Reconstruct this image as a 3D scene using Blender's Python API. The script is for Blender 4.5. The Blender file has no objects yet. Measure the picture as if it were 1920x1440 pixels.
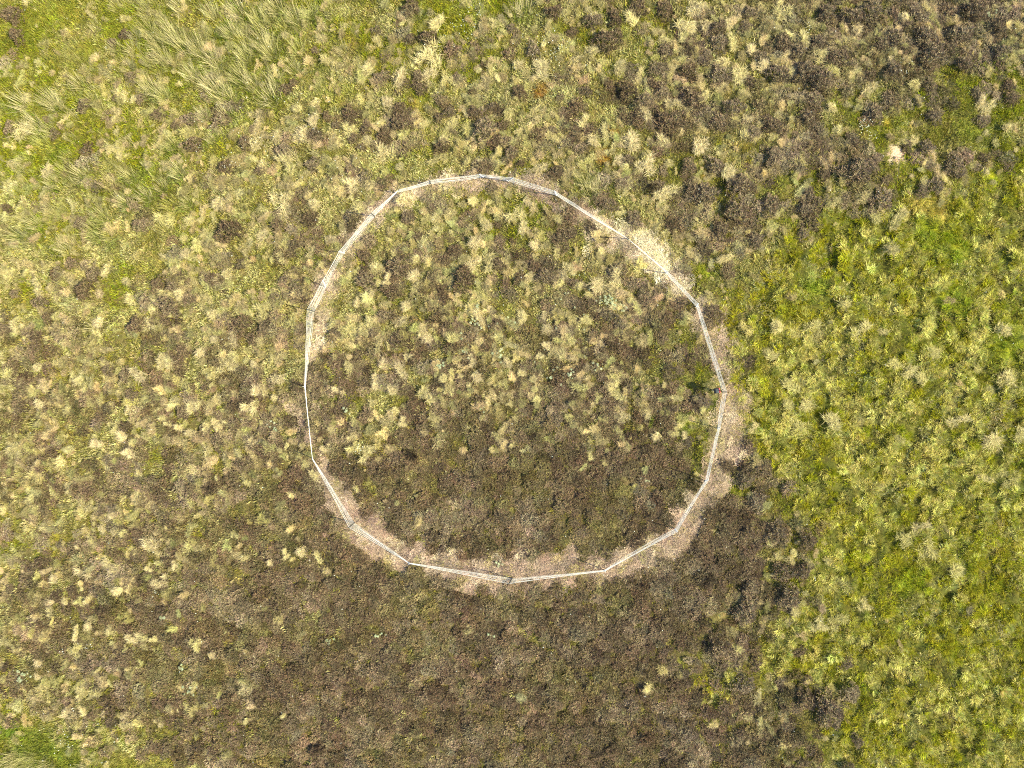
import bpy, bmesh, math
import numpy as np
from mathutils import Vector

SC = bpy.context.scene
R = math.radians
# ------------------------------------------------------------------ camera (drone, looking straight down)
PXM = 48.0                      # photo pixels per metre on the ground
CAM_H = 27.6
cam = bpy.data.cameras.new('camera')
cam.sensor_width = 36.0
cam.lens = 36.0 * CAM_H / 40.0
cam.clip_start = 0.1
cam.clip_end = 3000
co = bpy.data.objects.new('camera', cam)
co.location = (0, 0, CAM_H)
co.rotation_euler = (0, 0, 0)
SC.collection.objects.link(co)
SC.camera = co
# ------------------------------------------------------------------ world and sun
SUN_EL, SUN_AZ_VEC = R(42), (0.97, -0.25)      # sun stands to the right and a little below in the picture
az = math.atan2(SUN_AZ_VEC[0], SUN_AZ_VEC[1])
w = bpy.data.worlds.new('World'); SC.world = w; w.use_nodes = True
nt = w.node_tree; bg = nt.nodes['Background']
sky = nt.nodes.new('ShaderNodeTexSky'); sky.sky_type = 'NISHITA'; sky.sun_disc = False
sky.sun_elevation = SUN_EL; sky.sun_rotation = az
nt.links.new(sky.outputs[0], bg.inputs[0]); bg.inputs[1].default_value = 0.12
sl = bpy.data.lights.new('sun', 'SUN'); sl.energy = 4.6; sl.angle = R(0.5); sl.color = (1.0, 0.90, 0.56)
so = bpy.data.objects.new('sun', sl)
sdir = Vector((SUN_AZ_VEC[0] * math.cos(SUN_EL), SUN_AZ_VEC[1] * math.cos(SUN_EL), math.sin(SUN_EL))).normalized()
so.rotation_euler = sdir.to_track_quat('Z', 'Y').to_euler(); so.location = (30, -8, 30)
SC.collection.objects.link(so)
SC.view_settings.view_transform = 'Standard'; SC.view_settings.look = 'None'
SC.view_settings.exposure = 1.08; SC.view_settings.gamma = 1.0
SC.render.film_transparent = False
SC.cycles.pixel_filter_type = 'BLACKMAN_HARRIS'; SC.cycles.filter_width = 1.1
SC.cycles.use_denoising = False
SC.cycles.max_bounces = 5; SC.cycles.diffuse_bounces = 3; SC.cycles.transmission_bounces = 3

# ------------------------------------------------------------------ helpers
rng = np.random.default_rng(11)

def W(px, py):                     # photo pixel -> ground metres
    return (px - 960.0) / PXM, (720.0 - py) / PXM

def vnoise(x, y, cell, seed):      # smooth value noise -1..1
    g = np.random.default_rng(seed).random((256, 256)) * 2 - 1
    x = np.asarray(x, float) / cell + 1000.37; y = np.asarray(y, float) / cell + 1000.71
    xi = np.floor(x).astype(int); yi = np.floor(y).astype(int)
    fx = x - xi; fy = y - yi
    fx = fx * fx * fx * (fx * (fx * 6 - 15) + 10); fy = fy * fy * fy * (fy * (fy * 6 - 15) + 10)
    a = g[xi % 256, yi % 256]; b = g[(xi + 1) % 256, yi % 256]
    c = g[xi % 256, (yi + 1) % 256]; d = g[(xi + 1) % 256, (yi + 1) % 256]
    return (a * (1 - fx) + b * fx) * (1 - fy) + (c * (1 - fx) + d * fx) * fy

def fbm(x, y, cell, seed, octs=3):
    s = 0; a = 1.0; t = 0
    for k in range(octs):
        s = s + a * vnoise(x, y, cell / 2 ** k, seed + k * 17); t += a; a *= .55
    return s / t * 1.6

def grid_map(rows):
    G = np.array([[float(c) for c in r.split()] for r in rows]) / 9.0
    def f(x, y):
        x = np.asarray(x, float); y = np.asarray(y, float)
        u = np.clip((x * PXM + 960) / 120 - .5, 0, 15 - 1e-6)
        v = np.clip((720 - y * PXM) / 120 - .5, 0, 11 - 1e-6)
        i = np.floor(u).astype(int); j = np.floor(v).astype(int)
        fu = u - i; fv = v - j
        fu = fu * fu * (3 - 2 * fu); fv = fv * fv * (3 - 2 * fv)
        return ((G[j, i] * (1 - fu) + G[j, i + 1] * fu) * (1 - fv) + (G[j + 1, i] * (1 - fu) + G[j + 1, i + 1] * fu) * fv)
    return f

HEATH = grid_map([
 '1 1 0 0 0 0 1 1 1 2 4 4 5 6 7 6', '0 1 1 1 1 1 2 2 2 3 4 4 4 5 4 3', '1 1 1 2 2 3 3 4 4 3 4 5 4 4 3 2',
 '1 1 2 2 3 3 3 3 3 3 4 5 3 1 0 0', '2 2 3 3 4 3 4 4 4 5 5 3 0 0 0 0', '4 4 5 4 4 4 5 6 5 6 6 3 0 0 0 0',
 '5 5 5 5 6 6 6 7 7 6 5 2 0 0 0 0', '5 5 6 6 7 7 9 9 9 9 8 5 1 0 0 0', '5 5 6 7 8 8 9 9 9 9 9 9 3 0 0 0',
 '6 7 7 8 9 9 9 9 9 9 9 9 3 0 0 0', '6 7 8 9 9 9 9 9 9 9 8 5 5 1 0 0', '2 3 5 7 8 9 9 9 9 9 9 8 7 3 0 0'])
TUSS = grid_map([
 '1 2 2 3 3 3 3 3 4 4 4 5 5 5 5 4', '2 3 3 4 3 5 5 5 5 4 5 4 4 4 3 2', '3 3 4 4 5 6 5 4 5 4 4 4 3 1 2 2',
 '4 4 4 4 4 4 4 4 4 4 4 3 2 3 3 3', '4 4 4 5 5 5 4 5 5 4 3 3 3 3 3 3', '4 4 4 5 5 4 4 5 4 3 2 4 4 3 3 3',
 '4 4 5 5 4 3 3 3 3 3 2 4 4 3 3 3', '4 4 4 3 2 1 1 0 0 1 0 2 3 3 3 3', '4 4 4 2 1 1 0 0 0 0 0 0 2 3 4 3',
 '4 3 2 1 1 0 0 1 0 0 0 1 4 3 2 3', '4 3 1 1 0 0 0 0 0 0 1 2 2 2 2 3', '3 4 3 1 1 0 0 0 0 0 0 1 2 2 2 3'])
GREEN = grid_map([
 '7 7 7 7 7 7 7 7 6 5 4 3 3 3 3 3', '7 7 7 7 6 6 5 4 4 5 4 4 4 5 6 7', '7 6 6 6 5 5 5 4 4 5 4 4 5 6 6 7',
 '6 6 6 5 5 5 4 5 5 4 4 4 6 7 8 7', '5 5 5 5 4 4 4 4 4 3 3 5 7 7 8 8', '4 3 3 3 4 3 3 3 3 3 3 5 6 7 8 8',
 '3 3 3 3 3 3 3 3 3 4 5 6 7 7 7 7', '4 3 3 3 2 2 1 1 2 2 2 6 7 7 7 8', '4 4 4 3 2 2 2 2 2 2 2 2 6 7 7 8',
 '3 3 2 2 2 2 2 2 3 2 2 3 6 7 7 7', '3 2 2 2 2 2 2 3 2 2 3 5 5 7 7 8', '7 7 5 4 3 2 3 3 3 3 3 3 4 6 7 8'])

# the fence: photo pixels of each post's top and foot, clockwise; and whether that post is dark
POSTS = [((899,327),(907,332.5),0), ((962,333.5),(952,340),0), ((1040,358),(1043,367),0), ((1178,448),(1176.5,447),1),
 ((1252,509),(1248,512),0), ((1309,569),(1305,575),0), ((1362.5,735),(1354,735),1), ((1350,802),(1345,803),0),
 ((1328,900),(1322,901),0), ((1270,997),(1265,991),0), ((1134,1071),(1133,1069),0), ((954.5,1094.5),(961,1083.5),1),
 ((768,1057),(767.5,1055.5),0), ((654.5,989),(665,979),1), ((585.5,861),(586,859),0), ((571,725.5),(572.5,725),0),
 ((576,580),(590,584),1), ((605,526),(611.5,539),0), ((635.5,471.5),(646,474.5),0), ((696,400),(703,406),1),
 ((748,355.5),(743,362),1), ((806,338),(807,345),1)]
RING = np.array([(a[0] + b[0]) / 2 for a, b, _ in POSTS]), np.array([(a[1] + b[1]) / 2 for a, b, _ in POSTS])
RX, RY = W(RING[0], RING[1])
CX, CY = W(966, 708)

def poly_dist(x, y, PX, PY, closed=True):
    x = np.asarray(x, float); y = np.asarray(y, float)
    best = np.full(x.shape, 1e9); ins = np.zeros(x.shape, bool)
    n = len(PX)
    for i in range(n if closed else n - 1):
        ax, ay = PX[i], PY[i]; bx, by = PX[(i + 1) % n], PY[(i + 1) % n]
        dx, dy = bx - ax, by - ay
        t = np.clip(((x - ax) * dx + (y - ay) * dy) / (dx * dx + dy * dy), 0, 1)
        best = np.minimum(best, np.hypot(x - ax - t * dx, y - ay - t * dy))
        cond = ((ay > y) != (by > y)) & (x < (bx - ax) * (y - ay) / (by - ay + 1e-12) + ax)
        ins ^= cond
    return best, ins

# the mown strip the fence stands in: blobs (px, py, half length, half width, angle, strength, brightness)
TRACK = [(1000,1066,175,31,2,1,.35),(1182,1050,85,31,26,1,.4),(1256,1012,80,32,38,1,.4),(1310,945,70,27,60,1,.42),
 (830,1059,115,31,-14,1,.5),(720,1020,85,32,-36,1,.4),(650,966,65,28,-50,.9,.45),(620,920,55,26,-60,.7,.45),
 (1352,870,55,24,82,.9,.45),(1375,800,80,30,84,.9,.5),(1355,690,70,24,-80,.8,.5),(1330,600,50,24,-70,.7,.35),
 (1262,530,45,22,-48,1,.75),(1233,492,60,28,-45,1,1.0),(1195,458,60,29,-38,1,1.0),(1145,433,50,24,-35,.9,.7),(1120,457,22,14,0,.8,.6),
 (1060,385,60,18,-25,.7,.45),(1000,352,60,18,-14,.7,.5),(905,345,60,17,0,.6,.55),(820,350,60,19,12,.7,.6),
 (757,374,26,21,10,1,.85),(725,385,44,21,40,.8,.6),(678,425,38,24,55,.9,.6),(640,490,45,18,60,.6,.6),(606,545,42,22,70,.8,.7),
 (600,610,42,20,85,.7,.65),(597,655,34,26,60,.9,.75),(585,720,40,18,90,.4,.45),(575,790,50,24,95,.45,.4),(605,885,44,24,-60,.6,.55),
 (1090,1070,50,14,4,.8,.7),(848,1042,24,14,0,.9,.95),(960,1095,120,16,0,.6,.35)]

def track(x, y):
    px = np.asarray(x, float) * PXM + 960; py = 720 - np.asarray(y, float) * PXM
    n = fbm(x, y, .5, 71, 3) * 10 + fbm(x, y, 1.6, 73, 2) * 5
    s = np.zeros(px.shape); br = np.zeros(px.shape); ws = np.full(px.shape, 1e-6)
    for (bx, by, a, b, ang, st, bri) in TRACK:
        c, q = math.cos(R(ang)), math.sin(R(ang))
        dx = px - bx; dy = -(py - by)
        u = dx * c + dy * q; v = -dx * q + dy * c
        d = np.hypot(np.maximum(np.abs(u) - (a - b), 0), v) + n
        k = np.clip((b + 1 - d) / 18, 0, 1) * st
        s = np.maximum(s, k); br += k ** 2 * bri; ws += k ** 2
    return s, br / ws

# the short bright green meadow to the right
MEADOW = W(np.array([2600,1920,1790,1640,1540,1430,1390,1372,1395,1412,1440,1488,1512,1525,1512,1478,1430,1385,1350,1320,1330,1375,1430,1500,1570,1612,1600,1560,1530,1515,1500,2600]),
           np.array([-300,300,385,400,410,500,560,620,700,790,850,900,985,1060,1110,1150,1190,1240,1270,1300,1340,1300,1275,1262,1270,1300,1340,1372,1400,1440,1700,1700]))

def meadow(x, y):
    x = np.asarray(x, float); y = np.asarray(y, float)
    xx = x + fbm(x, y, 1.2, 5, 3) * .7; yy = y + fbm(x, y, 1.2, 9, 3) * .7
    d, ins = poly_dist(xx, yy, MEADOW[0], MEADOW[1])
    return np.clip(np.where(ins, d, -d) / 1.3 + .5, 0, 1)

def height(x, y):
    m = meadow(x, y)
    z = fbm(x, y, 6.0, 31, 2) * .06 + fbm(x, y, .9, 41, 2) * .07
    return z + m * fbm(x, y, .42, 51, 2) * .10

# ------------------------------------------------------------------ materials
def mat_plant(name, rough=.6, trans=.28, green_root=(.80, 1.0, .55), fix=None, spread=.5, hue=.25):
    m = bpy.data.materials.new(name); m.use_nodes = True; t = m.node_tree; t.nodes.clear()
    N = t.nodes.new; L = t.links.new
    out = N('ShaderNodeOutputMaterial'); mix = N('ShaderNodeMixShader'); pb = N('ShaderNodeBsdfPrincipled'); tr = N('ShaderNodeBsdfTranslucent')
    at = N('ShaderNodeAttribute'); at.attribute_type = 'INSTANCER'; at.attribute_name = 'tint'
    ab = N('ShaderNodeAttribute'); ab.attribute_type = 'GEOMETRY'; ab.attribute_name = 'blade'    # r: along blade, g: random, b: random
    sp = N('ShaderNodeSeparateColor'); L(ab.outputs['Color'], sp.inputs[0])
    if fix: rgb = N('ShaderNodeRGB'); rgb.outputs[0].default_value = (*fix, 1); src = rgb.outputs[0]
    else: src = at.outputs['Color']
    rt = N('ShaderNodeMix'); rt.data_type = 'RGBA'; rt.blend_type = 'MULTIPLY'; rt.inputs[0].default_value = 1
    L(src, rt.inputs[6]); rt.inputs[7].default_value = (*green_root, 1)
    mx = N('ShaderNodeMix'); mx.data_type = 'RGBA'; L(sp.outputs[0], mx.inputs[0]); L(rt.outputs[2], mx.inputs[6]); L(src, mx.inputs[7])
    # warm / cool and light / dark variation from stem to stem
    hs = N('ShaderNodeHueSaturation')
    mh = N('ShaderNodeMapRange'); mh.inputs[3].default_value = .5 - .06 * hue * 4 * .5; mh.inputs[4].default_value = .5 + .06 * hue * 4 * .5; L(sp.outputs[2], mh.inputs[0])
    mv = N('ShaderNodeMapRange'); mv.inputs[3].default_value = 1 - spread; mv.inputs[4].default_value = 1 + spread; L(sp.outputs[1], mv.inputs[0])
    L(mh.outputs[0], hs.inputs['Hue']); L(mv.outputs[0], hs.inputs['Value']); L(mx.outputs[2], hs.inputs['Color'])
    L(hs.outputs[0], pb.inputs['Base Color']); pb.inputs['Roughness'].default_value = rough
    pb.inputs['Specular IOR Level'].default_value = .3
    L(hs.outputs[0], tr.inputs[0]); mix.inputs[0].default_value = trans
    L(pb.outputs[0], mix.inputs[1]); L(tr.outputs[0], mix.inputs[2]); L(mix.outputs[0], out.inputs[0])
    return m

def mat_plain(name, col, rough=.5, spec=.4, noise=.15):
    m = bpy.data.materials.new(name); m.use_nodes = True; t = m.node_tree; pb = t.nodes['Principled BSDF']
    nz = t.nodes.new('ShaderNodeTexNoise'); nz.inputs['Scale'].default_value = 14; nz.inputs['Detail'].default_value = 4
    tc = t.nodes.new('ShaderNodeTexCoord'); t.links.new(tc.outputs['Object'], nz.inputs['Vector'])
    rp = t.nodes.new('ShaderNodeMapRange'); rp.inputs[3].default_value = 1 - noise; rp.inputs[4].default_value = 1 + noise
    t.links.new(nz.outputs[0], rp.inputs[0])
    hs = t.nodes.new('ShaderNodeHueSaturation'); hs.inputs['Color'].default_value = (*col, 1); t.links.new(rp.outputs[0], hs.inputs['Value'])
    t.links.new(hs.outputs[0], pb.inputs['Base Color'])
    pb.inputs['Roughness'].default_value = rough; pb.inputs['Specular IOR Level'].default_value = spec
    return m

M_GRASS = mat_plant('grass_blades', trans=.25, spread=.52)
M_TUSS = mat_plant('dry_tussock_blades', trans=.22, green_root=(.84, .88, .60), spread=.5, hue=.15)
M_RUSH = mat_plant('rush_stems', trans=.1, green_root=(.55, .60, .32), spread=.5, hue=.15)
M_HEATH = mat_plant('heather_sprigs', trans=.12, green_root=(.75, .95, .7), spread=.7, hue=.3)
M_LITTER = mat_plant('cut_heather', trans=.05, green_root=(1, .95, .9), spread=.35, hue=.15)
M_FLOWER = mat_plant('pale_lichen', trans=.2, green_root=(.9, 1, .9), spread=.15, hue=.1)

def mat_ground():
    m = bpy.data.materials.new('moor_soil_and_moss'); m.use_nodes = True; t = m.node_tree; pb = t.nodes['Principled BSDF']
    N = t.nodes.new; L = t.links.new
    at = N('ShaderNodeAttribute'); at.attribute_name = 'soil'
    tc = N('ShaderNodeTexCoord')
    n1 = N('ShaderNodeTexNoise'); n1.inputs['Scale'].default_value = 9; n1.inputs['Detail'].default_value = 8; n1.inputs['Roughness'].default_value = .75
    L(tc.outputs['Object'], n1.inputs['Vector'])
    r1 = N('ShaderNodeMapRange'); r1.inputs[1].default_value = .3; r1.inputs[2].default_value = .7; r1.inputs[3].default_value = .45; r1.inputs[4].default_value = 1.6
    L(n1.outputs[0], r1.inputs[0])
    n2 = N('ShaderNodeTexNoise'); n2.inputs['Scale'].default_value = 2.3; n2.inputs['Detail'].default_value = 5
    L(tc.outputs['Object'], n2.inputs['Vector'])
    r2 = N('ShaderNodeMapRange'); r2.inputs[1].default_value = .3; r2.inputs[2].default_value = .7; r2.inputs[3].default_value = .47; r2.inputs[4].default_value = .53
    L(n2.outputs[0], r2.inputs[0])
    hs = N('ShaderNodeHueSaturation'); L(at.outputs['Color'], hs.inputs['Color']); L(r1.outputs[0], hs.inputs['Value']); L(r2.outputs[0], hs.inputs['Hue'])
    L(hs.outputs[0], pb.inputs['Base Color']); pb.inputs['Roughness'].default_value = .9; pb.inputs['Specular IOR Level'].default_value = .15
    bp = N('ShaderNodeBump'); bp.inputs['Strength'].default_value = .9; bp.inputs['Distance'].default_value = .06
    n3 = N('ShaderNodeTexNoise'); n3.inputs['Scale'].default_value = 22; n3.inputs['Detail'].default_value = 6; n3.inputs['Roughness'].default_value = .7
    L(tc.outputs['Object'], n3.inputs['Vector']); L(n3.outputs[0], bp.inputs['Height']); L(bp.outputs[0], pb.inputs['Normal'])
    return m

# ------------------------------------------------------------------ colours of the plants and the soil (albedo)
def lerp(a, b, t):
    a = np.asarray(a, float); b = np.asarray(b, float); t = np.asarray(t, float)[..., None]
    return a * (1 - t) + b * t

C_VIVID = (.315, .305, .016); C_OLIVE = (.30, .24, .055); C_STRAW = (.66, .55, .335); C_YELLOW = (.42, .34, .07)
C_HEATH = (.205, .138, .090); C_HGREY = (.36, .268, .195); C_HGREEN = (.23, .185, .065); C_TRACK = (.45, .33, .255); C_TRACKB = (.88, .76, .56)
C_PEAT = (.075, .055, .040)
# moss and sphagnum spots: px, py, radius px, colour, height
SPOTS = [(425,65,19,(.14,.22,.02)),(425,70,6,(.42,.20,.12)),(607,130,23,(.12,.15,.03)),(110,403,18,(.16,.22,.02)),(333,167,15,(.24,.24,.02)),(313,217,17,(.20,.24,.02)),
 (113,290,18,(.17,.21,.02)),(23,90,19,(.18,.19,.03)),(280,317,20,(.18,.24,.04)),(1858,330,16,(.50,.52,.02)),(1345,263,13,(.42,.36,.02)),(1667,228,10,(.55,.40,.06)),
 (1137,285,11,(.50,.27,.04)),(1132,297,9,(.46,.24,.04)),(1155,252,10,(.44,.24,.05)),(1013,170,12,(.40,.20,.04)),(1640,350,26,(.30,.25,.03)),(1760,395,34,(.48,.36,.09)),
 (1720,385,24,(.46,.36,.10)),(1745,440,44,(.31,.345,.015)),(1790,470,34,(.31,.345,.015)),(1330,500,28,(.31,.345,.015)),(612,750,20,(.15,.19,.02)),(955,1027,12,(.26,.27,.04)),(500,865,14,(.28,.26,.06)),
 (787,1203,16,(.24,.22,.03)),(1045,1215,22,(.24,.22,.06)),(1485,1042,18,(.40,.33,.07)),(1290,790,24,(.20,.25,.02)),(1345,750,12,(.17,.25,.02)),(1230,790,30,(.22,.26,.04)),
 (60,1405,60,(.19,.22,.03)),(130,1415,55,(.21,.23,.035)),(220,1432,50,(.26,.245,.05)),(310,1450,45,(.28,.25,.06)),(180,1400,26,(.28,.26,.06)),(20,1370,30,(.16,.25,.03)),(1265,1240,16,(.28,.30,.04)),(160,1245,9,(.14,.22,.02)),(1450,1160,25,(.34,.30,.10)),
 (240,1005,20,(.34,.30,.05)),(250,1015,14,(.40,.33,.04)),(1700,1090,34,(.31,.345,.015)),(1790,560,40,(.31,.345,.015)),(1880,650,44,(.31,.345,.015)),(1530,540,26,(.24,.30,.03)),
 (820,650,9,(.40,.30,.05)),(745,670,10,(.34,.26,.06)),(560,650,16,(.46,.40,.08)),(100,1005,18,(.40,.34,.05)),(1330,325,14,(.34,.20,.06)),(1130,980,9,(.42,.16,.13)),(1052,1003,9,(.44,.17,.14)),
 (990,795,16,(.42,.24,.17)),(735,560,18,(.20,.23,.03)),(620,300,24,(.26,.24,.05)),(590,480,26,(.20,.22,.03)),(1005,530,12,(.24,.25,.04)),(780,200,14,(.34,.26,.06)),(120,20,40,(.28,.27,.03)),
 (60,60,50,(.24,.24,.03)),(160,110,46,(.28,.27,.04)),(225,40,40,(.32,.31,.05)),(1850,130,30,(.24,.27,.03)),(1900,120,30,(.26,.28,.03)),(1820,250,40,(.27,.28,.04))]
SPX, SPY = W(np.array([s[0] for s in SPOTS], float), np.array([s[1] for s in SPOTS], float))

def spots(x, y, col, k=1.0):
    n = fbm(x, y, .35, 99, 2) * .16
    for i, s in enumerate(SPOTS):
        r = s[2] / PXM
        d = np.hypot(x - SPX[i], y - SPY[i]) + n
        col = lerp(col, s[3], np.clip((r - d) / (r * .5), 0, 1) * k)
    return col

SAND = W(1681, 294)

def soil_colour(x, y):
    g = np.clip(GREEN(x, y) + fbm(x, y, 1.3, 61, 3) * .28, 0, 1)
    c = lerp((.105, .080, .045), (.14, .15, .022), g)
    c = lerp(c, (.22, .175, .07), np.clip(fbm(x, y, .6, 65, 3) * .9 - .1, 0, .7))
    c = lerp(c, (.09, .095, .016), meadow(x, y) * .8)
    c = spots(x, y, c, .7) if np.size(x) > 1 else c
    s, b = track(x, y)
    c = lerp(c, lerp((.36, .275, .21), C_TRACKB, b), s * .9)
    d = np.hypot((x - SAND[0]) / 1.0, (y - SAND[1]) / 1.2) + fbm(x, y, .2, 77, 2) * .12
    c = lerp(c, (.60, .45, .32), np.clip((.42 - d) / .06, 0, 1))
    return c

# ------------------------------------------------------------------ ground sheet
def tag(o, label=None, cat=None, group=None, kind=None):
    if label: o['label'] = label
    if cat: o['category'] = cat
    if group: o['group'] = group
    if kind: o['kind'] = kind
    return o

def axis(half, step):
    a = list(np.arange(-half, half + 1e-6, step)); s = step
    r = []
    v = half
    while v < 900:
        s *= 1.28; v += s; r.append(v)
    return np.array([-q for q in r[::-1]] + a + r)

ax, ay = axis(24, .11), axis(19, .11)
X, Y = np.meshgrid(ax, ay); X = X.ravel(); Y = Y.ravel()
far = np.clip((np.maximum(np.abs(X) - 24, np.abs(Y) - 19)) / 60, 0, 1)
Z = height(X, Y) * (1 - far)
nx, ny = len(ax), len(ay)
ii, jj = np.meshgrid(np.arange(nx - 1), np.arange(ny - 1))
q0 = (jj * nx + ii).ravel()
faces = np.stack([q0, q0 + 1, q0 + nx + 1, q0 + nx], 1)

def mesh_np(name, V, F, mat, smooth=False):            # F: (n,k) array of one face size
    me = bpy.data.meshes.new(name)
    me.vertices.add(len(V)); me.vertices.foreach_set('co', np.asarray(V, np.float32).ravel())
    k = F.shape[1]
    me.loops.add(F.size); me.loops.foreach_set('vertex_index', F.ravel().astype(np.int32))
    me.polygons.add(len(F)); me.polygons.foreach_set('loop_start', np.arange(0, F.size, k, dtype=np.int32))
    me.polygons.foreach_set('loop_total', np.full(len(F), k, np.int32))
    me.update(calc_edges=True)
    if smooth: me.polygons.foreach_set('use_smooth', np.ones(len(F), bool))
    if mat: me.materials.append(mat)
    return me

gm = mesh_np('ground', np.stack([X, Y, Z], 1), faces, mat_ground(), True)
ca = gm.color_attributes.new('soil', 'FLOAT_COLOR', 'POINT')
gc = np.ones((len(X), 4), np.float32); gc[:, :3] = soil_colour(X, Y)
ca.data.foreach_set('color', gc.ravel())
go = bpy.data.objects.new('ground', gm); SC.collection.objects.link(go)
tag(go, 'peaty moorland ground under the grass and heather', 'ground', kind='structure')

# ------------------------------------------------------------------ plant meshes
def blades(name, mat, base, dirx, diry, length, lean, droop, width, rnd_n=None, segs=3, flat=None):
    """base (n,3) roots; (dirx,diry) unit outward direction; lean: start tilt from vertical, droop: extra tilt at the tip (radians)."""
    n = len(length); V = []; T = []
    pos = base.copy(); lv = []
    sx, sy = -diry, dirx
    tw = rng.uniform(-.9, .9, n)
    ex = sx * np.cos(tw) + dirx * np.sin(tw); ey = sy * np.cos(tw) + diry * np.sin(tw)
    for k in range(segs + 1):
        f = k / segs
        wd = width * (1 - f) ** .7 * .5 if flat is None else width * .5 * (1 - .55 * f)
        if k == segs and flat is None:
            lv.append((pos.copy(), None))
        else:
            off = np.stack([ex * wd, ey * wd, np.zeros(n)], 1)
            lv.append((pos - off, pos + off))
        a = lean + droop * (f + .5 / segs)
        st = length / segs
        pos = pos + np.stack([dirx * np.sin(a) * st, diry * np.sin(a) * st, np.cos(a) * st], 1)
    verts = []; tri = []; cols = []
    idx = 0; per = sum(1 if b is None else 2 for a, b in lv)
    arr = np.zeros((n, per, 3)); tt = np.zeros((n, per)); c = 0; loc = []
    for k, (a, b) in enumerate(lv):
        arr[:, c] = a; tt[:, c] = k / segs; i0 = c; c += 1
        i1 = i0
        if b is not None: arr[:, c] = b; tt[:, c] = k / segs; i1 = c; c += 1
        loc.append((i0, i1))
    F = []
    for k in range(segs):
        a0, a1 = loc[k]; b0, b1 = loc[k + 1]
        if b0 == b1: F.append((a0, a1, b0))
        else: F.append((a0, a1, b1)); F.append((a0, b1, b0))
    F = np.array(F)[None] + (np.arange(n) * per)[:, None, None]
    me = mesh_np(name, arr.reshape(-1, 3), F.reshape(-1, 3), mat)
    at = me.color_attributes.new('blade', 'FLOAT_COLOR', 'POINT')
    r1 = np.repeat(rng.random(n), per) if rnd_n is None else np.repeat(rnd_n, per)
    r2 = np.repeat(rng.random(n), per)
    cc = np.stack([tt.ravel(), r1, r2, np.ones(n * per)], 1).astype(np.float32)
    at.data.foreach_set('color', cc.ravel())
    return me

def disk(n, r):
    a = rng.uniform(0, 2 * np.pi, n); q = r * np.sqrt(rng.random(n))
    return q * np.cos(a), q * np.sin(a), a, q

def short_tuft(i, r=.18, n=60, lo=.05, hi=.16, wd=.017, lean=.8):
    x, y, a, q = disk(n, r); a = a + rng.normal(0, 1.0, n)
    return blades('grass_tuft.%03d' % i, M_GRASS, np.stack([x, y, np.full(n, -.02)], 1), np.cos(a), np.sin(a), rng.uniform(lo, hi, n),
                  rng.uniform(0, .6, n) * lean, rng.uniform(.2, 1.3, n) * lean * 1.3, rng.uniform(.6, 1.3, n) * wd)

def meadow_tuft(i):
    n = 85; x, y, a, q = disk(n, .12)
    sw = rng.uniform(0, 2 * np.pi)
    dx = np.cos(a) + 1.1 * math.cos(sw) + rng.normal(0, .4, n); dy = np.sin(a) + 1.1 * math.sin(sw) + rng.normal(0, .4, n)
    l = np.hypot(dx, dy) + 1e-6
    return blades('meadow_tuft.%03d' % i, M_GRASS, np.stack([x, y, np.full(n, -.03)], 1), dx / l, dy / l, rng.uniform(.09, .27, n),
                  rng.uniform(0, .45, n), rng.uniform(.5, 1.7, n), rng.uniform(.010, .024, n))

def tussock(i):
    # a soft irregular tuft: a few overlapping lobes of fine curling blades
    n = 560; nl = int(rng.integers(3, 7)); lob = rng.normal(0, .115, (nl, 2)); which = rng.integers(0, nl, n)
    x, y, a, q = disk(n, .095); x = x + lob[which, 0]; y = y + lob[which, 1]
    sw = R(115) + rng.normal(0, .8); s = rng.uniform(.3, 1.1)
    a2 = a + rng.normal(0, 1.25, n)
    dx = np.cos(a2) + s * math.cos(sw); dy = np.sin(a2) + s * math.sin(sw); l = np.hypot(dx, dy) + 1e-6
    f = q / .095; up = rng.normal(.03, .035, nl)[which]
    return blades('tussock.%03d' % i, M_TUSS, np.stack([x, y, .05 * (1 - f * f) + up], 1), dx / l, dy / l, np.where(rng.random(n) < .10, rng.uniform(.18, .34, n), rng.uniform(.06, .20, n)),
                  f * .3 + rng.uniform(.1, .8, n), rng.uniform(.2, 1.5, n), rng.uniform(.006, .015, n), segs=3)

def rushes(i):
    n = 105; x, y, a, q = disk(n, .36); a2 = a + rng.normal(0, .8, n)
    sw = R(130) + rng.normal(0, .3)
    dx = np.cos(a2) + .7 * math.cos(sw); dy = np.sin(a2) + .7 * math.sin(sw); l = np.hypot(dx, dy) + 1e-6
    return blades('rush.%03d' % i, M_RUSH, np.stack([x, y, np.full(n, -.02)], 1), dx / l, dy / l, rng.uniform(.5, 1.1, n),
                  rng.uniform(.10, .62, n), rng.uniform(.0, .3, n), rng.uniform(.007, .013, n), segs=3)

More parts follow.
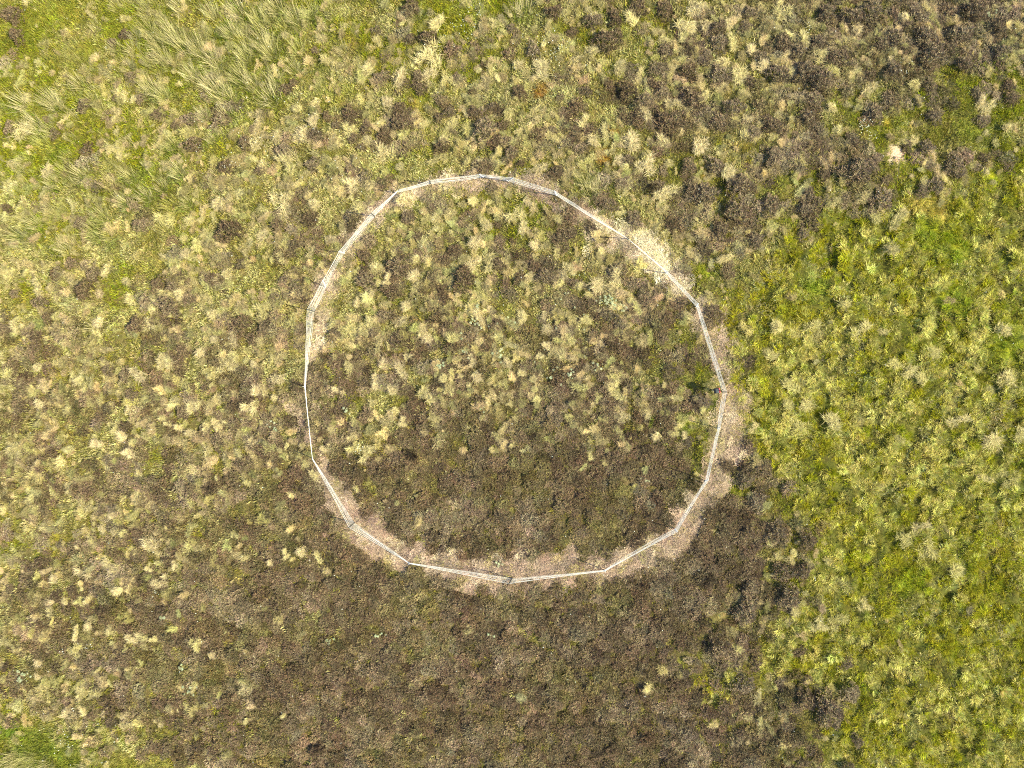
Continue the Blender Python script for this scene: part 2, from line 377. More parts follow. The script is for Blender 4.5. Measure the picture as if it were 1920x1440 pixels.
def heather(i, r=.30, n=190, h=.24, name='heather_sprig'):
    x, y, a, q = disk(n, r)
    ph = rng.uniform(0, 6.28, 4)
    ol = 1 + .20 * np.sin(2 * a + ph[0]) + .16 * np.sin(3 * a + ph[1]) + .12 * np.sin(5 * a + ph[2]) + rng.normal(0, .06, n)
    x0, y0 = x, y
    lump = 1 + .25 * np.sin(x * 23 + i) * np.cos(y * 21 + i * 2)
    zz = h * np.sqrt(np.clip(1 - (q / (r * 1.05)) ** 2, 0, 1)) * lump
    x, y = x * ol, y * ol
    k = 5
    bx = np.repeat(x, k) + rng.normal(0, .012, n * k); by = np.repeat(y, k) + rng.normal(0, .012, n * k); bz = np.repeat(zz, k) - rng.uniform(.03, .07, n * k)
    aa = rng.uniform(0, 2 * np.pi, n * k)
    dx = np.cos(aa) + np.repeat(x, k) / r * .9; dy = np.sin(aa) + np.repeat(y, k) / r * .9; l = np.hypot(dx, dy) + 1e-6
    rn = np.clip(np.repeat(rng.random(n), k) * .75 + rng.random(n * k) * .25, 0, 1)
    return blades(name + '.%03d' % i, M_HEATH, np.stack([bx, by, bz], 1), dx / l, dy / l, rng.uniform(.04, .10, n * k),
                  rng.uniform(.1, .9, n * k), rng.uniform(.1, .7, n * k), rng.uniform(.010, .024, n * k), rnd_n=rn, segs=2, flat=1)

def litter(i):
    n = 200; x, y, a, q = disk(n, .28)
    a = rng.uniform(0, 2 * np.pi, n)
    return blades('cut_stem.%03d' % i, M_LITTER, np.stack([x, y, rng.uniform(0, .03, n)], 1), np.cos(a), np.sin(a), rng.uniform(.04, .14, n),
                  rng.uniform(.8, 1.45, n), rng.uniform(-.1, .3, n), rng.uniform(.007, .014, n), segs=2, flat=1)

def lichen(i):
    n = 46; x, y, a, q = disk(n, .07); a = rng.uniform(0, 2 * np.pi, n)
    return blades('lichen_lobe.%03d' % i, M_FLOWER, np.stack([x, y, rng.uniform(.08, .14, n)], 1), np.cos(a), np.sin(a), rng.uniform(.02, .04, n),
                  rng.uniform(.9, 1.6, n), rng.uniform(0, .3, n), rng.uniform(.015, .03, n), segs=2, flat=1)

def floret(i):
    n = 9; x, y, a, q = disk(n, .008); a = rng.uniform(0, 2 * np.pi, n)
    return blades('cotton_head.%03d' % i, M_FLOWER, np.stack([x, y, rng.uniform(.20, .22, n)], 1), np.cos(a), np.sin(a), rng.uniform(.012, .02, n),
                  rng.uniform(.8, 1.6, n), rng.uniform(0, .3, n), rng.uniform(.008, .013, n), segs=2, flat=1)

def protos(label, meshes):
    c = bpy.data.collections.new(label)
    for m in meshes:
        c.objects.link(bpy.data.objects.new(m.name, m))
    return c

P_TUSS = [tussock(i) for i in range(12)]
P_RUSH = [rushes(i) for i in range(5)]
P_BUSH = [heather(i, .33, 300, .30, 'heather_bush_mesh') for i in range(9)]

# ------------------------------------------------------------------ spread plants over the moor (stuff)
def gn_instancer(coll):
    g = bpy.data.node_groups.new('spread_' + coll.name, 'GeometryNodeTree')
    g.interface.new_socket('Geometry', in_out='INPUT', socket_type='NodeSocketGeometry')
    g.interface.new_socket('Geometry', in_out='OUTPUT', socket_type='NodeSocketGeometry')
    N = g.nodes.new; L = g.links.new
    gi, go_ = N('NodeGroupInput'), N('NodeGroupOutput')
    ci = N('GeometryNodeCollectionInfo'); ci.inputs[0].default_value = coll; ci.inputs['Separate Children'].default_value = True; ci.inputs['Reset Children'].default_value = True
    ip = N('GeometryNodeInstanceOnPoints'); ip.inputs['Pick Instance'].default_value = True
    def na(nm, ty):
        a = N('GeometryNodeInputNamedAttribute'); a.data_type = ty; a.inputs['Name'].default_value = nm
        return [s for s in a.outputs if s.enabled and s.name == 'Attribute'][0]
    er = N('FunctionNodeEulerToRotation')
    L(gi.outputs[0], ip.inputs['Points']); L(ci.outputs[0], ip.inputs['Instance'])
    L(na('pid', 'INT'), ip.inputs['Instance Index'])
    L(na('rot', 'FLOAT_VECTOR'), er.inputs[0]); L(er.outputs[0], ip.inputs['Rotation'])
    L(na('scl', 'FLOAT_VECTOR'), ip.inputs['Scale'])
    L(ip.outputs[0], go_.inputs[0])
    return g

def spread(name, label, cat, coll, x, y, z, scl, tint, rot=None):
    n = len(x); me = bpy.data.meshes.new(name)
    me.vertices.add(n); me.vertices.foreach_set('co', np.stack([x, y, z], 1).astype(np.float32).ravel())
    if rot is None: rot = np.stack([rng.normal(0, .12, n), rng.normal(0, .12, n), rng.uniform(0, 6.28, n)], 1)
    a = me.attributes.new('rot', 'FLOAT_VECTOR', 'POINT'); a.data.foreach_set('vector', rot.astype(np.float32).ravel())
    if np.ndim(scl) == 1: scl = np.stack([scl] * 3, 1)
    a = me.attributes.new('scl', 'FLOAT_VECTOR', 'POINT'); a.data.foreach_set('vector', scl.astype(np.float32).ravel())
    a = me.attributes.new('pid', 'INT', 'POINT'); a.data.foreach_set('value', rng.integers(0, len(coll.objects), n).astype(np.int32))
    a = me.attributes.new('tint', 'FLOAT_COLOR', 'POINT')
    t = np.ones((n, 4), np.float32); t[:, :3] = np.clip(tint, 0, .9); a.data.foreach_set('color', t.ravel())
    me.update()
    o = bpy.data.objects.new(name, me); SC.collection.objects.link(o)
    md = o.modifiers.new('spread', 'NODES'); md.node_group = gn_instancer(coll)
    tag(o, label, cat, kind='stuff')
    print(name, n)
    return o

HX, HY = 26.0, 20.5

def scatter(density, hx=HX, hy=HY):
    step = 1 / math.sqrt(density)
    gx, gy = np.meshgrid(np.arange(-hx, hx, step), np.arange(-hy, hy, step))
    x = gx.ravel() + rng.uniform(-.75, .75, gx.size) * step; y = gy.ravel() + rng.uniform(-.75, .75, gx.size) * step
    return x, y

def jitter(c, v=.18, h=.035):
    n = len(c)
    return c * (1 + rng.normal(0, v, n))[:, None] * (1 + rng.normal(0, h, (n, 3)))

# individually placed plants seen in the photo: px, py, radius px
HB = [(32,68,14),(23,27,18),(243,140,10),(233,62,12),(100,250,12),(160,280,15),(423,312,15),(360,270,17),(458,267,14),(485,317,10),(533,280,17),(588,305,13),(12,392,11),(13,237,12),(325,233,9),(470,240,8),(547,153,9),(612,218,10),(630,233,8),(430,433,22),(267,420,16),(147,417,12),(520,423,14),(260,183,10),(157,197,12),(207,77,9),(590,93,8),(400,233,10),(217,182,8),
(803,68,16),(768,70,11),(770,13,16),(715,143,15),(783,143,12),(787,163,14),(857,143,11),(747,200,12),(753,227,18),(843,207,11),(822,217,9),(685,243,11),(720,250,14),(663,257,11),(675,273,9),(828,273,16),(890,210,14),(923,198,9),(907,243,20),(943,233,12),(933,265,12),(957,288,14),(977,305,8),(975,172,13),(1000,95,14),(1040,23,16),(1073,60,12),(1113,40,14),(1153,37,14),(1140,77,22),(1100,170,11),(1137,153,10),(1177,170,18),(1207,190,16),(1240,173,15),(1247,93,15),(1197,13,16),(1247,17,18),(1257,227,24),(1045,320,14),(1037,243,10),(657,217,16),(923,350,11),(1140,383,15),(1190,410,14),(1177,300,12),(960,53,10),(767,407,12),(690,450,13),(783,443,12),(853,467,13),(1053,450,18),(933,420,8),
(1350,50,13),(1398,47,12),(1407,20,14),(1470,80,18),(1498,93,17),(1537,80,14),(1427,103,12),(1350,80,16),(1327,100,11),(1460,137,18),(1350,137,20),(1407,150,13),(1510,133,20),(1540,150,22),(1570,110,20),(1600,30,20),(1633,20,22),(1553,27,18),(1633,137,16),(1677,130,18),(1747,100,22),(1783,90,16),(1813,120,16),(1827,20,20),(1873,50,18),(1883,97,14),(1847,223,13),(1757,217,13),(1607,323,25),(1600,263,15),(1740,277,18),(1703,270,13),(1793,310,19),(1753,347,18),(1730,357,14),(1663,337,11),(1652,375,20),(1588,370,12),(1513,390,15),(1520,360,12),(1517,217,16),(1527,183,16),(1643,213,16),(1667,187,14),(1377,200,18),(1447,233,18),(1413,247,14),(1300,187,22),(1347,230,17),(1343,310,17),(1453,293,15),(1547,327,13),(1300,353,18),(1323,363,22),(1387,347,20),(1380,390,22),(1447,383,18),(1353,430,17),(1420,450,14),(1510,437,11),(1293,133,16),(1737,70,22),(1800,63,20),(1680,67,18),(1897,183,12),(1293,313,14),
(25,550,10),(172,515,14),(157,542,16),(75,567,14),(87,595,12),(295,530,14),(322,535,14),(312,572,18),(252,610,16),(232,702,14),(200,695,12),(342,660,14),(340,772,13),(232,802,14),(190,785,13),(450,610,20),(7,617,12),(112,545,10),
(720,592,15),(700,622,11),(630,622,10),(560,620,11),(747,500,20),(687,527,18),(855,470,14),(762,405,12),(685,480,14),(732,545,16),(835,487,13),(870,525,22),(935,495,12),(1020,520,16),(975,522,12),(1338,585,14),(1330,605,12),(1350,595,11),
(1513,1013,16),(1473,1073,20),(1507,1070,15),(1410,1103,18),(1480,1120,22),(1400,1147,22),(1347,1213,22),(1420,1247,13),(1503,1223,14),(1590,1247,14),(1553,1333,28),(1593,1300,17),(1513,1310,20),(1393,1283,20),(1590,1437,11),(1607,1387,12),(1430,880,16),(1400,900,14),(1420,940,18),(1455,1000,20),(107,1127,8),(1437,590,0)]
TS = [(230,173,13),(210,213,10),(37,243,20),(80,313,16),(17,310,12),(593,187,14),(517,253,14),(540,300,18),(477,217,16),(553,200,12),(480,267,15),(560,250,18),(590,227,12),(412,377,16),(593,383,15),(353,413,12),(373,413,8),(523,380,18),(307,407,14),(613,447,13),
(750,143,18),(803,143,14),(837,143,12),(807,100,20),(820,43,16),(967,120,16),(1010,127,18),(1160,123,17),(1200,140,12),(1263,193,14),(953,213,14),(720,187,14),(660,240,14),(717,283,18),(687,260,11),(660,343,15),(690,347,13),(713,227,12),(877,240,14),(833,263,12),(1160,297,14),(1213,310,16),(1187,263,18),(1250,263,12),(1117,263,14),(1253,363,16),(1097,227,13),(1243,77,14),(1127,27,12),(1187,37,20),(1110,93,13),(1203,213,15),(757,377,17),(967,400,15),(913,420,14),(987,430,14),(987,373,12),(1050,410,11),(670,387,15),(1010,320,13),
(1303,10,14),(1467,27,18),(1373,77,13),(1510,70,17),(1363,113,16),(1393,137,16),(1433,120,14),(1563,127,14),(1633,160,14),(1323,183,15),(1460,213,12),(1403,223,12),(1317,273,18),(1413,93,14),(1483,130,12),(1610,53,13),(1703,30,11),(1567,200,14),(1843,187,14),(1857,207,15),(1370,327,18),(1290,43,18),(1320,40,14),(1477,97,12),(1540,100,13),(1690,410,20),(1673,467,18),(1647,407,12),
(236,525,10),(309,547,14),(337,552,14),(177,605,14),(397,592,13),(432,635,12),(400,637,10),(440,667,13),(420,687,14),(305,680,12),(222,695,10),(15,700,14),(67,690,11),(260,700,16),(210,800,13),(360,767,16),(467,762,14),(332,802,10),(380,797,10),(405,805,10),(352,812,10),(175,835,13),(235,852,13),(225,822,14),(70,760,11),(67,540,16),(192,507,13),(420,512,14),(345,725,13),(242,767,13),(280,582,11),(30,612,13),(120,645,11),(242,562,12),(375,660,11),(475,685,9),(77,725,10),(475,737,12),(475,830,12),(390,850,12),(20,842,14),
(666,570,12),(690,602,12),(652,620,14),(675,617,10),(745,607,13),(845,635,15),(892,590,13),(800,632,12),(765,670,9),(715,685,12),(652,690,12),(752,692,14),(880,675,12),(892,702,15),(952,680,11),(862,707,7),(700,717,10),(635,730,10),(737,732,12),(510,675,12),(492,580,13),(522,707,13),(510,747,8),(620,805,9),(660,792,9),(697,755,8),(797,742,15),(755,792,9),(685,850,14),(610,840,8),(592,890,11),(832,707,10),(705,645,12),(545,607,14),(512,812,10),(760,577,14),
(982,595,14),(1022,587,10),(1100,595,11),(1025,617,11),(1072,635,12),(1030,645,10),(975,700,11),(997,712,11),(1150,727,12),(1170,782,12),(1215,777,12),(1262,745,11),(1265,810,9),(1235,817,11),(1285,820,10),(775,485,14),(775,515,14),(705,500,15),(697,545,12),(580,470,10),(910,415,13),(890,455,14),(915,490,14),(885,497,12),(727,525,12),(1002,460,12),(1157,522,16),(1120,535,16),(1065,507,12),(992,515,14),(1242,370,14),
(277,1023,18),(207,1063,18),(217,1107,15),(153,1073,12),(97,1090,11),(140,1028,7),(118,1127,9),(90,1147,10),(72,1237,12),(138,1190,10),(162,1177,10),(202,1183,10),(247,1197,12),(287,1197,8),(367,1207,11),(393,1230,10),(313,1038,8),(300,1090,13),(562,1037,12),(535,1040,8),(597,1043,10),(505,1057,8),(143,1297,11),(122,1345,13),(103,1280,12),(80,993,12),(190,990,10),(273,1070,8),(65,1077,9),(235,1363,10),(293,1358,8),(192,1343,8),(530,1343,8),(460,1293,10),(70,1270,8),(213,998,8),(152,1340,11),(15,1323,10),(137,1223,12),(327,1060,7),(460,1353,8),(230,1347,8),(225,1000,10),
(1625,1137,13),(1573,1170,14),(1580,1103,15),(1493,1147,13),(1537,1173,13),(1527,610,19),(1460,615,18),(1500,620,15),(1447,667,17),(1487,720,15),(1517,760,19),(1557,790,20),(1477,760,15),(1502,802,16),(1710,697,18),(1677,685,14),(1735,715,15),(1862,735,15),(1887,710,16),(1840,690,13),(1752,660,14),(1880,617,18),(1587,570,13),(1620,622,18),(1662,622,12),(1797,790,16),(1865,830,20),(1912,812,14),(1895,897,16),(1852,895,13),(1685,827,10),(1700,1010,16),(1740,1030,18),(1800,1070,18),(1730,990,14)]
RU = [(403,167,27),(388,150,22),(425,180,22),(507,180,26),(515,150,20),(353,137,22),(300,103,20),(447,140,24),(470,155,20),(283,167,20),(305,180,18),(143,153,18),(83,183,22),(100,195,18),(33,190,24),(60,235,24),(400,110,22),(273,50,22),(320,60,22),(443,17,24),(480,33,24),(517,10,22),(490,77,24),(507,97,22),(367,90,24),(333,10,20),(213,85,14),(10,125,14),(147,327,20),(320,272,16),(333,325,20),(167,430,20),(267,367,20),(420,213,18),(550,30,22),(393,262,12),(377,213,16),(550,127,18),(340,85,24),(430,60,20),(455,100,22),(290,80,20),(580,20,20),
(1110,360,24),(1100,335,22),(1125,350,20),(985,12,22),(965,20,18),(882,810,13),(15,1432,20),(45,1436,20),(85,1438,18),(180,400,20),(240,330,18),(200,440,20),(90,340,16),(25,440,20),(300,350,16),(230,380,18),(60,420,18),(120,470,18),(350,380,14),(780,25,14)]
HB = [h for h in HB if h[2] > 0]
keepT = []
for t in TS:
    
    keepT.append(t)
TS = keepT
hbx, hby = W(np.array([h[0] for h in HB], float), np.array([h[1] for h in HB], float)); hbr = np.array([h[2] for h in HB]) / PXM
tsx, tsy = W(np.array([h[0] for h in TS], float), np.array([h[1] for h in TS], float)); tsr = np.array([h[2] for h in TS]) / PXM

def near(x, y, cx, cy, cr, k=1.0):
    m = np.zeros(len(x), bool)
    for a, b, r in zip(cx, cy, cr): m |= (x - a) ** 2 + (y - b) ** 2 < (r * k) ** 2
    return m

def outm(x, y, pad=0.0):
    return np.maximum(np.abs(x) - 20 - pad, np.abs(y) - 15 - pad)

# --- short grass and moss everywhere
coll_s = protos('short_grass_tufts', [short_tuft(i) for i in range(6)])
x, y = scatter(34)
h = HEATH(x, y); g = GREEN(x, y); tr, tb = track(x, y); md = meadow(x, y)
keep = rng.random(len(x)) < np.clip(1.25 - .95 * h - 1.0 * tr, .07, 1) * (1 - .6 * md)
keep &= ~((x - SAND[0]) ** 2 + (y - SAND[1]) ** 2 < .32 ** 2)
x, y, h, g, md, tr = x[keep], y[keep], h[keep], g[keep], md[keep], tr[keep]
rk = np.zeros(len(x))
for (a_, b_, r_) in RU:
    u_, v_ = W(a_, b_); rk = np.maximum(rk, np.clip(1.25 - np.hypot(x - u_ - .12, y - v_ + .15) / (r_ / PXM * 1.25), 0, 1))
gv = np.clip(g + fbm(x, y, 1.5, 81, 3) * .50 * (.4 + g) + rng.normal(0, .10, len(x)), 0, 1)
c = lerp(C_OLIVE, C_VIVID, np.clip(gv * 1.5 - .38, 0, 1))
pale = fbm(x, y, .8, 85, 3) * .6 + TUSS(x, y) * 1.15 + .06 - np.clip(gv - .45, 0, 1) * 1.0 + rng.normal(0, .28, len(x))
c = lerp(c, C_STRAW, np.clip(pale, 0, .9))
c = lerp(c, (.16, .20, .025), np.clip(rk, 0, .85))
c = lerp(c, C_YELLOW, np.clip(fbm(x, y, .7, 87, 2) * 1.2 - .55 + rng.normal(0, .15, len(x)), 0, .8))
c = spots(x, y, c, .75)
c = lerp(c, C_TRACK, tr * .7)
spread('short_grass', 'short mossy green and straw coloured grass covering the moor', 'grass', coll_s, x, y, height(x, y), rng.uniform(.75, 1.5, len(x)), jitter(c))

# --- meadow grass on the right, in humps with dark gaps between
coll_m = protos('meadow_tufts', [meadow_tuft(i) for i in range(7)])
x, y = scatter(46)
md = meadow(x, y)
cl = fbm(x, y, .25, 91, 2)
keep = (rng.random(len(x)) < md) & (cl > -.07 + rng.normal(0, .12, len(x)))
x, y, cl = x[keep], y[keep], cl[keep]
gv = np.clip(GREEN(x, y) + fbm(x, y, 2.2, 93, 2) * .3, 0, 1)
c = lerp((.44, .37, .030), (.40, .37, .014), gv)
c = lerp(c, (.72, .62, .24), np.clip(fbm(x, y, .20, 95, 2) * 1.7 + fbm(x, y, 2.5, 97, 2) * 1.1 + .20 + .45 * np.exp(-((x - 11) ** 2 / 4 + (y - .5) ** 2 / 12)) + rng.normal(0, .22, len(x)), 0, .95))
c = spots(x, y, c, .8)
spread('meadow_grass', 'bright green humpy meadow grass with dark gaps, right of the netting ring', 'grass', coll_m, x, y, height(x, y) - .01, rng.uniform(.65, 1.1, len(x)) * (1 + .2 * cl), jitter(c, .2))

# --- heather mass
coll_h = protos('heather_sprigs', [heather(i) for i in range(6)])
x, y = scatter(15)
h = HEATH(x, y); tr, tb = track(x, y); md = meadow(x, y)
nh = fbm(x, y, .85, 21, 3) * .55
keep = (h + .9 * nh > rng.normal(.55, .09, len(x))) & (rng.random(len(x)) > tr * 1.35) & (rng.random(len(x)) > md)
keep &= ~near(x, y, tsx, tsy, tsr, .75)
cor = np.clip(((y * -PXM + 720) - (1362 + .16 * (x * PXM + 960))) / 20, 0, 1) * (x < -11)
keep &= rng.random(len(x)) > cor
x, y, h = x[keep], y[keep], h[keep]
tone = fbm(x, y, 1.1, 23, 3)
c = lerp(C_HEATH, C_HGREY, np.clip(tone * .65 + .10 + .35 * np.clip(1 - HEATH(x, y) * 1.15, 0, 1) + .42 * ((x > 7) & (y > 5)) + rng.normal(0, .22, len(x)), 0, 1))
c = lerp(c, C_HGREEN, np.clip(fbm(x, y, 1.5, 27, 3) * .8 - .20 + .45 * np.clip(.85 - HEATH(x, y), 0, 1) + rng.normal(0, .2, len(x)), 0, .85))
s = rng.uniform(.55, 1.05, len(x))
spread('heather_undergrowth', 'low dark brown heather covering the lower half of the moor', 'heather', coll_h, x, y, height(x, y) - .03,
       np.stack([s, s, s * rng.uniform(.5, .95, len(x))], 1), jitter(c, .2))

# --- small dry tussocks too many to count
coll_t = protos('dry_tussock_tufts', P_TUSS)
x, y = scatter(15)
tt = TUSS(x, y); tr, tb = track(x, y); md = meadow(x, y); h = HEATH(x, y)
cor = np.clip(((y * -PXM + 720) - (1368 + .16 * (x * PXM + 960))) / 20, 0, 1) * (x < -11)
keep = (rng.random(len(x)) > cor * .8) & (rng.random(len(x)) < np.clip(tt * 2.2 * (1 - .75 * md) - .12 - .35 * np.clip(GREEN(x, y) - .6, 0, 1), .01, 1)) & (fbm(x, y, 1.0, 25, 3) + rng.normal(0, .2, len(x)) > -.12) & (tr < .2)
keep &= ~near(x, y, *W(np.array([q[0] for q in RU], float), np.array([q[1] for q in RU], float)), np.array([q[2] for q in RU]) / PXM, .7) & ~near(x, y, tsx, tsy, tsr, 1.1) & ~near(x, y, hbx, hby, hbr, .75)
keep &= ~((x - SAND[0]) ** 2 + (y - SAND[1]) ** 2 < .5 ** 2)
x, y, md = x[keep], y[keep], md[keep]
c = lerp(C_STRAW, (.44, .40, .18), np.clip(rng.normal(.3, .35, len(x)) + GREEN(x, y) * .35, 0, 1))
c = lerp(c, (.58, .45, .31), (rng.random(len(x)) < .3) * rng.uniform(.2, .9, len(x)))
s = .28 + .55 * rng.random(len(x)) ** 1.4
spread('tussock_grass', 'small straw coloured tussocks scattered thickly between the heather', 'grass', coll_t, x, y, height(x, y) + .02 + .05 * HEATH(x, y),
       np.stack([s * rng.uniform(.7, 1.4, len(x)), s * rng.uniform(.7, 1.4, len(x)), s], 1), jitter(c * rng.uniform(.68, 1.25, len(x))[:, None], .1))

# --- loose thin rush stems upper left
coll_r = protos('thin_rushes', P_RUSH)
x, y = scatter(3.6)
px, py = x * PXM + 960, 720 - y * PXM
dens = np.exp(-(((px - 400) / 170) ** 2 + ((py - 90) / 90) ** 2)) * .9 + np.exp(-(((px - 110) / 150) ** 2 + ((py - 330) / 140) ** 2)) * .45 + np.exp(-(((px - 60) / 90) ** 2 + ((py - 640) / 140) ** 2)) * .12 \
     + np.exp(-(((px - 60) / 120) ** 2 + ((py - 1440) / 25) ** 2)) * .6
keep = rng.random(len(x)) < dens
x, y = x[keep], y[keep]
c = lerp((.74, .64, .42), (.46, .44, .16), rng.random(len(x)))
spread('rush_vegetation', 'thin pale rush stems strewn through the green upper left', 'rushes', coll_r, x, y, height(x, y), rng.uniform(.4, .75, len(x)), jitter(c, .1),
       rot=np.stack([rng.normal(0, .1, len(x)), rng.normal(0, .1, len(x)), rng.normal(0, .5, len(x))], 1))

# --- cut heather stems on the mown strip
coll_l = protos('cut_heather_stems', [litter(i) for i in range(5)])
x, y = scatter(34, 10, 10)
tr, tb = track(x, y)
keep = rng.random(len(x)) < tr * 1.1
x, y, tb = x[keep], y[keep], tb[keep]
tb = np.clip(tb + rng.normal(0, .12, len(x)), 0, 1)
c = lerp(C_TRACK, C_TRACKB, np.clip(tb * 1.5 - .5, 0, 1))
c = lerp(c, (.25, .18, .14), (rng.random(len(x)) < .30) * .8)
c = lerp(c, (.42, .38, .12), (rng.random(len(x)) < .12) * .7)
spread('cut_heather_litter', 'pinkish tan cut heather stems lying on the mown strip along the netting', 'cut heather', coll_l, x, y, height(x, y) + .005, rng.uniform(.7, 1.2, len(x)), jitter(c, .15))

# --- lichen and cotton heads
coll_w = protos('lichen_lobes', [lichen(i) for i in range(4)])
LI = [(1137,562,13,26),(1150,575,10,14),(1165,575,9,8),(1065,705,10,12),(825,683,9,12),(872,662,9,9),(935,665,10,12),(890,615,16,14),(897,575,12,6),(50,1265,10,22),(357,1290,14,10),(307,1160,6,6),(517,797,10,9),(1210,903,7,6),(936,1054,6,6),(1125,690,10,6),(648,768,7,6),(905,765,9,8),(345,1250,7,5),(1090,600,12,8),(1855,25,9,8),(940,610,30,10),(620,1195,9,5),(715,1190,9,7),(923,1192,5,5),(1010,690,40,8),(1075,530,40,8)]
lx, ly = [], []
for (a, b, r, n) in LI:
    for k in range(n):
        q = rng.normal(0, r * .6, 2); u, v = W(a + q[0], b + q[1]); lx.append(u); ly.append(v)
lx, ly = np.array(lx), np.array(ly)
spread('lichen_vegetation', 'pale grey green lichen patches among the heather', 'lichen', coll_w, lx, ly, height(lx, ly) + .08, rng.uniform(.3, .75, len(lx)), jitter(np.tile((.50, .53, .36), (len(lx), 1)), .1, .03))
coll_f = protos('cotton_heads', [floret(i) for i in range(3)])
FL = [(1615,237,12,22),(1618,250,14,10),(1510,65,14,8),(370,277,7,8),(365,270,10,5),(675,840,8,12),(435,310,14,8),(480,275,30,12),(870,55,24,22),(1035,95,30,30),(900,30,20,8),(140,1385,60,22),(175,1205,8,7),(125,1215,6,5),(830,85,60,14),(1000,70,60,16),(205,95,5,3),(1690,130,16,10),(120,1380,20,12),(145,1325,3,4),(300,1110,6,6),(1525,1080,4,3),(545,205,60,16),(640,280,80,14),(420,240,60,16)]
lx, ly = [], []
for (a, b, r, n) in FL:
    for k in range(n):
        q = rng.normal(0, r * .6, 2); u, v = W(a + q[0], b + q[1]); lx.append(u); ly.append(v)
ex, ey = scatter(.45, 20.5, 15.5); e = rng.random(len(ex)) < .6
lx = np.concatenate([lx, ex[e]]); ly = np.concatenate([ly, ey[e]])
spread('cotton_grass', 'tiny white cotton grass heads dotted over the moor', 'cotton grass', coll_f, lx, ly, height(lx, ly) + .05, rng.uniform(.7, 1.3, len(lx)), np.tile((.85, .86, .84), (len(lx), 1)))

# ------------------------------------------------------------------ plants as single things
HOURS = ['twelve', 'one', 'two', 'three', 'four', 'five', 'six', 'seven', 'eight', 'nine', 'ten', 'eleven']
seen_labels = set()

def where(x, y):
    a = (math.degrees(math.atan2(x - CX, y - CY)) % 360) / 30
    hq = int(round(a * 4)) % 48; hh, q = divmod(hq, 4)
    nxt = HOURS[(hh + 1) % 12]
    clock = {0: "%s o'clock" % HOURS[hh], 1: 'quarter past %s' % HOURS[hh], 2: 'half past %s' % HOURS[hh], 3: 'quarter to %s' % nxt}[q]
    d, ins = poly_dist(np.array([x]), np.array([y]), RX, RY)
    d = float(d[0])
    m = '%.1f' % d
    return m, 'inside' if ins[0] else 'outside', clock

def one(name, me, x, y, z, scl, rz, tint, look, cat, group):
    o = bpy.data.objects.new(name, me); o.location = (x, y, z); o.scale = scl; o.rotation_euler = (rng.normal(0, .05), rng.normal(0, .05), rz)
    o['tint'] = [float(v) for v in tint]
    m, io, clock = where(x, y)
    lab = '%s, %s m %s the netting at %s' % (look, m, io, clock)
    k = 0
    while lab in seen_labels:
        k += 1; lab = '%s, %.2f m %s the netting at %s' % (look, float(m) + .03 * k, io, clock)
    seen_labels.add(lab)
    tag(o, lab, cat, group); SC.collection.objects.link(o)
    return o

for i, (hx_, hy_, hr) in enumerate(zip(hbx, hby, hbr)):
    big = 'large' if hr > .38 else 'small' if hr < .25 else 'round'
    t = lerp(C_HEATH, C_HGREY, np.clip(rng.normal(.12, .2) + (.2 if hx_ > 7 else 0), 0, .7))
    gr = rng.random() < .3
    look = '%s %s heather bush' % (big, 'grey brown' if gr else 'dark brown')
    if gr: t = lerp(t, C_HGREY, .5)
    s = hr / .33
    zz = float(height(np.array([hx_]), np.array([hy_]))[0])
    # height displaces the crown away from the picture centre: stand the bush a little towards it
    kx = 1 - .2 / CAM_H
    one('heather_bush', P_BUSH[int(rng.integers(0, 9))], hx_ * kx, hy_ * kx, zz - .02, (s * rng.uniform(.9, 1.1), s * rng.uniform(.9, 1.15), s * rng.uniform(.85, 1.1)), rng.uniform(0, 6.28), t * (1 + rng.normal(0, .08)),
        look, 'heather bush', 'heather bushes on the moor')

for i, (tx, ty, trr) in enumerate(zip(tsx, tsy, tsr)):
    big = 'large' if trr > .33 else 'small' if trr < .23 else 'bushy'
    gk = np.clip(rng.normal(.22, .25) + .5 * float(meadow(np.array([tx]), np.array([ty]))[0]), 0, .8)
    t = lerp((.68, .565, .385), (.50, .46, .19), gk) * rng.uniform(.90, 1.22)
    look = '%s %s grass tussock' % (big, 'greenish' if gk > .35 else 'pale straw')
    s = trr / .295
    zz = float(height(np.array([tx]), np.array([ty]))[0]) + .03 + .10 * float(HEATH(tx, ty))
    kx = 1 - .25 / CAM_H
    one('grass_tussock', P_TUSS[int(rng.integers(0, 12))], tx * kx, ty * kx, zz, (s * rng.uniform(.85, 1.25), s * rng.uniform(.85, 1.3), s * rng.uniform(.8, 1.0)), rng.uniform(0, 6.28), t, look, 'grass tussock', 'dry grass tussocks on the moor')

for i, (a, b, r) in enumerate(RU):
    tx, ty = W(a, b); s = r / PXM / .58
    zz = float(height(np.array([tx]), np.array([ty]))[0]); kx = 1 - .45 * s / CAM_H
    gk = np.clip(rng.normal(.25, .25), 0, .8)
    t = lerp((.82, .70, .49), (.62, .56, .26), gk)
    look = '%s %s rush clump' % ('tall' if r > 19 else 'short', 'greenish' if gk > .4 else 'pale')
    one('rush_clump', P_RUSH[i % 5], tx * kx, ty * kx, zz, (s, s, s), rng.normal(0, .35), t, look, 'rush clump', 'rush clumps on the moor')

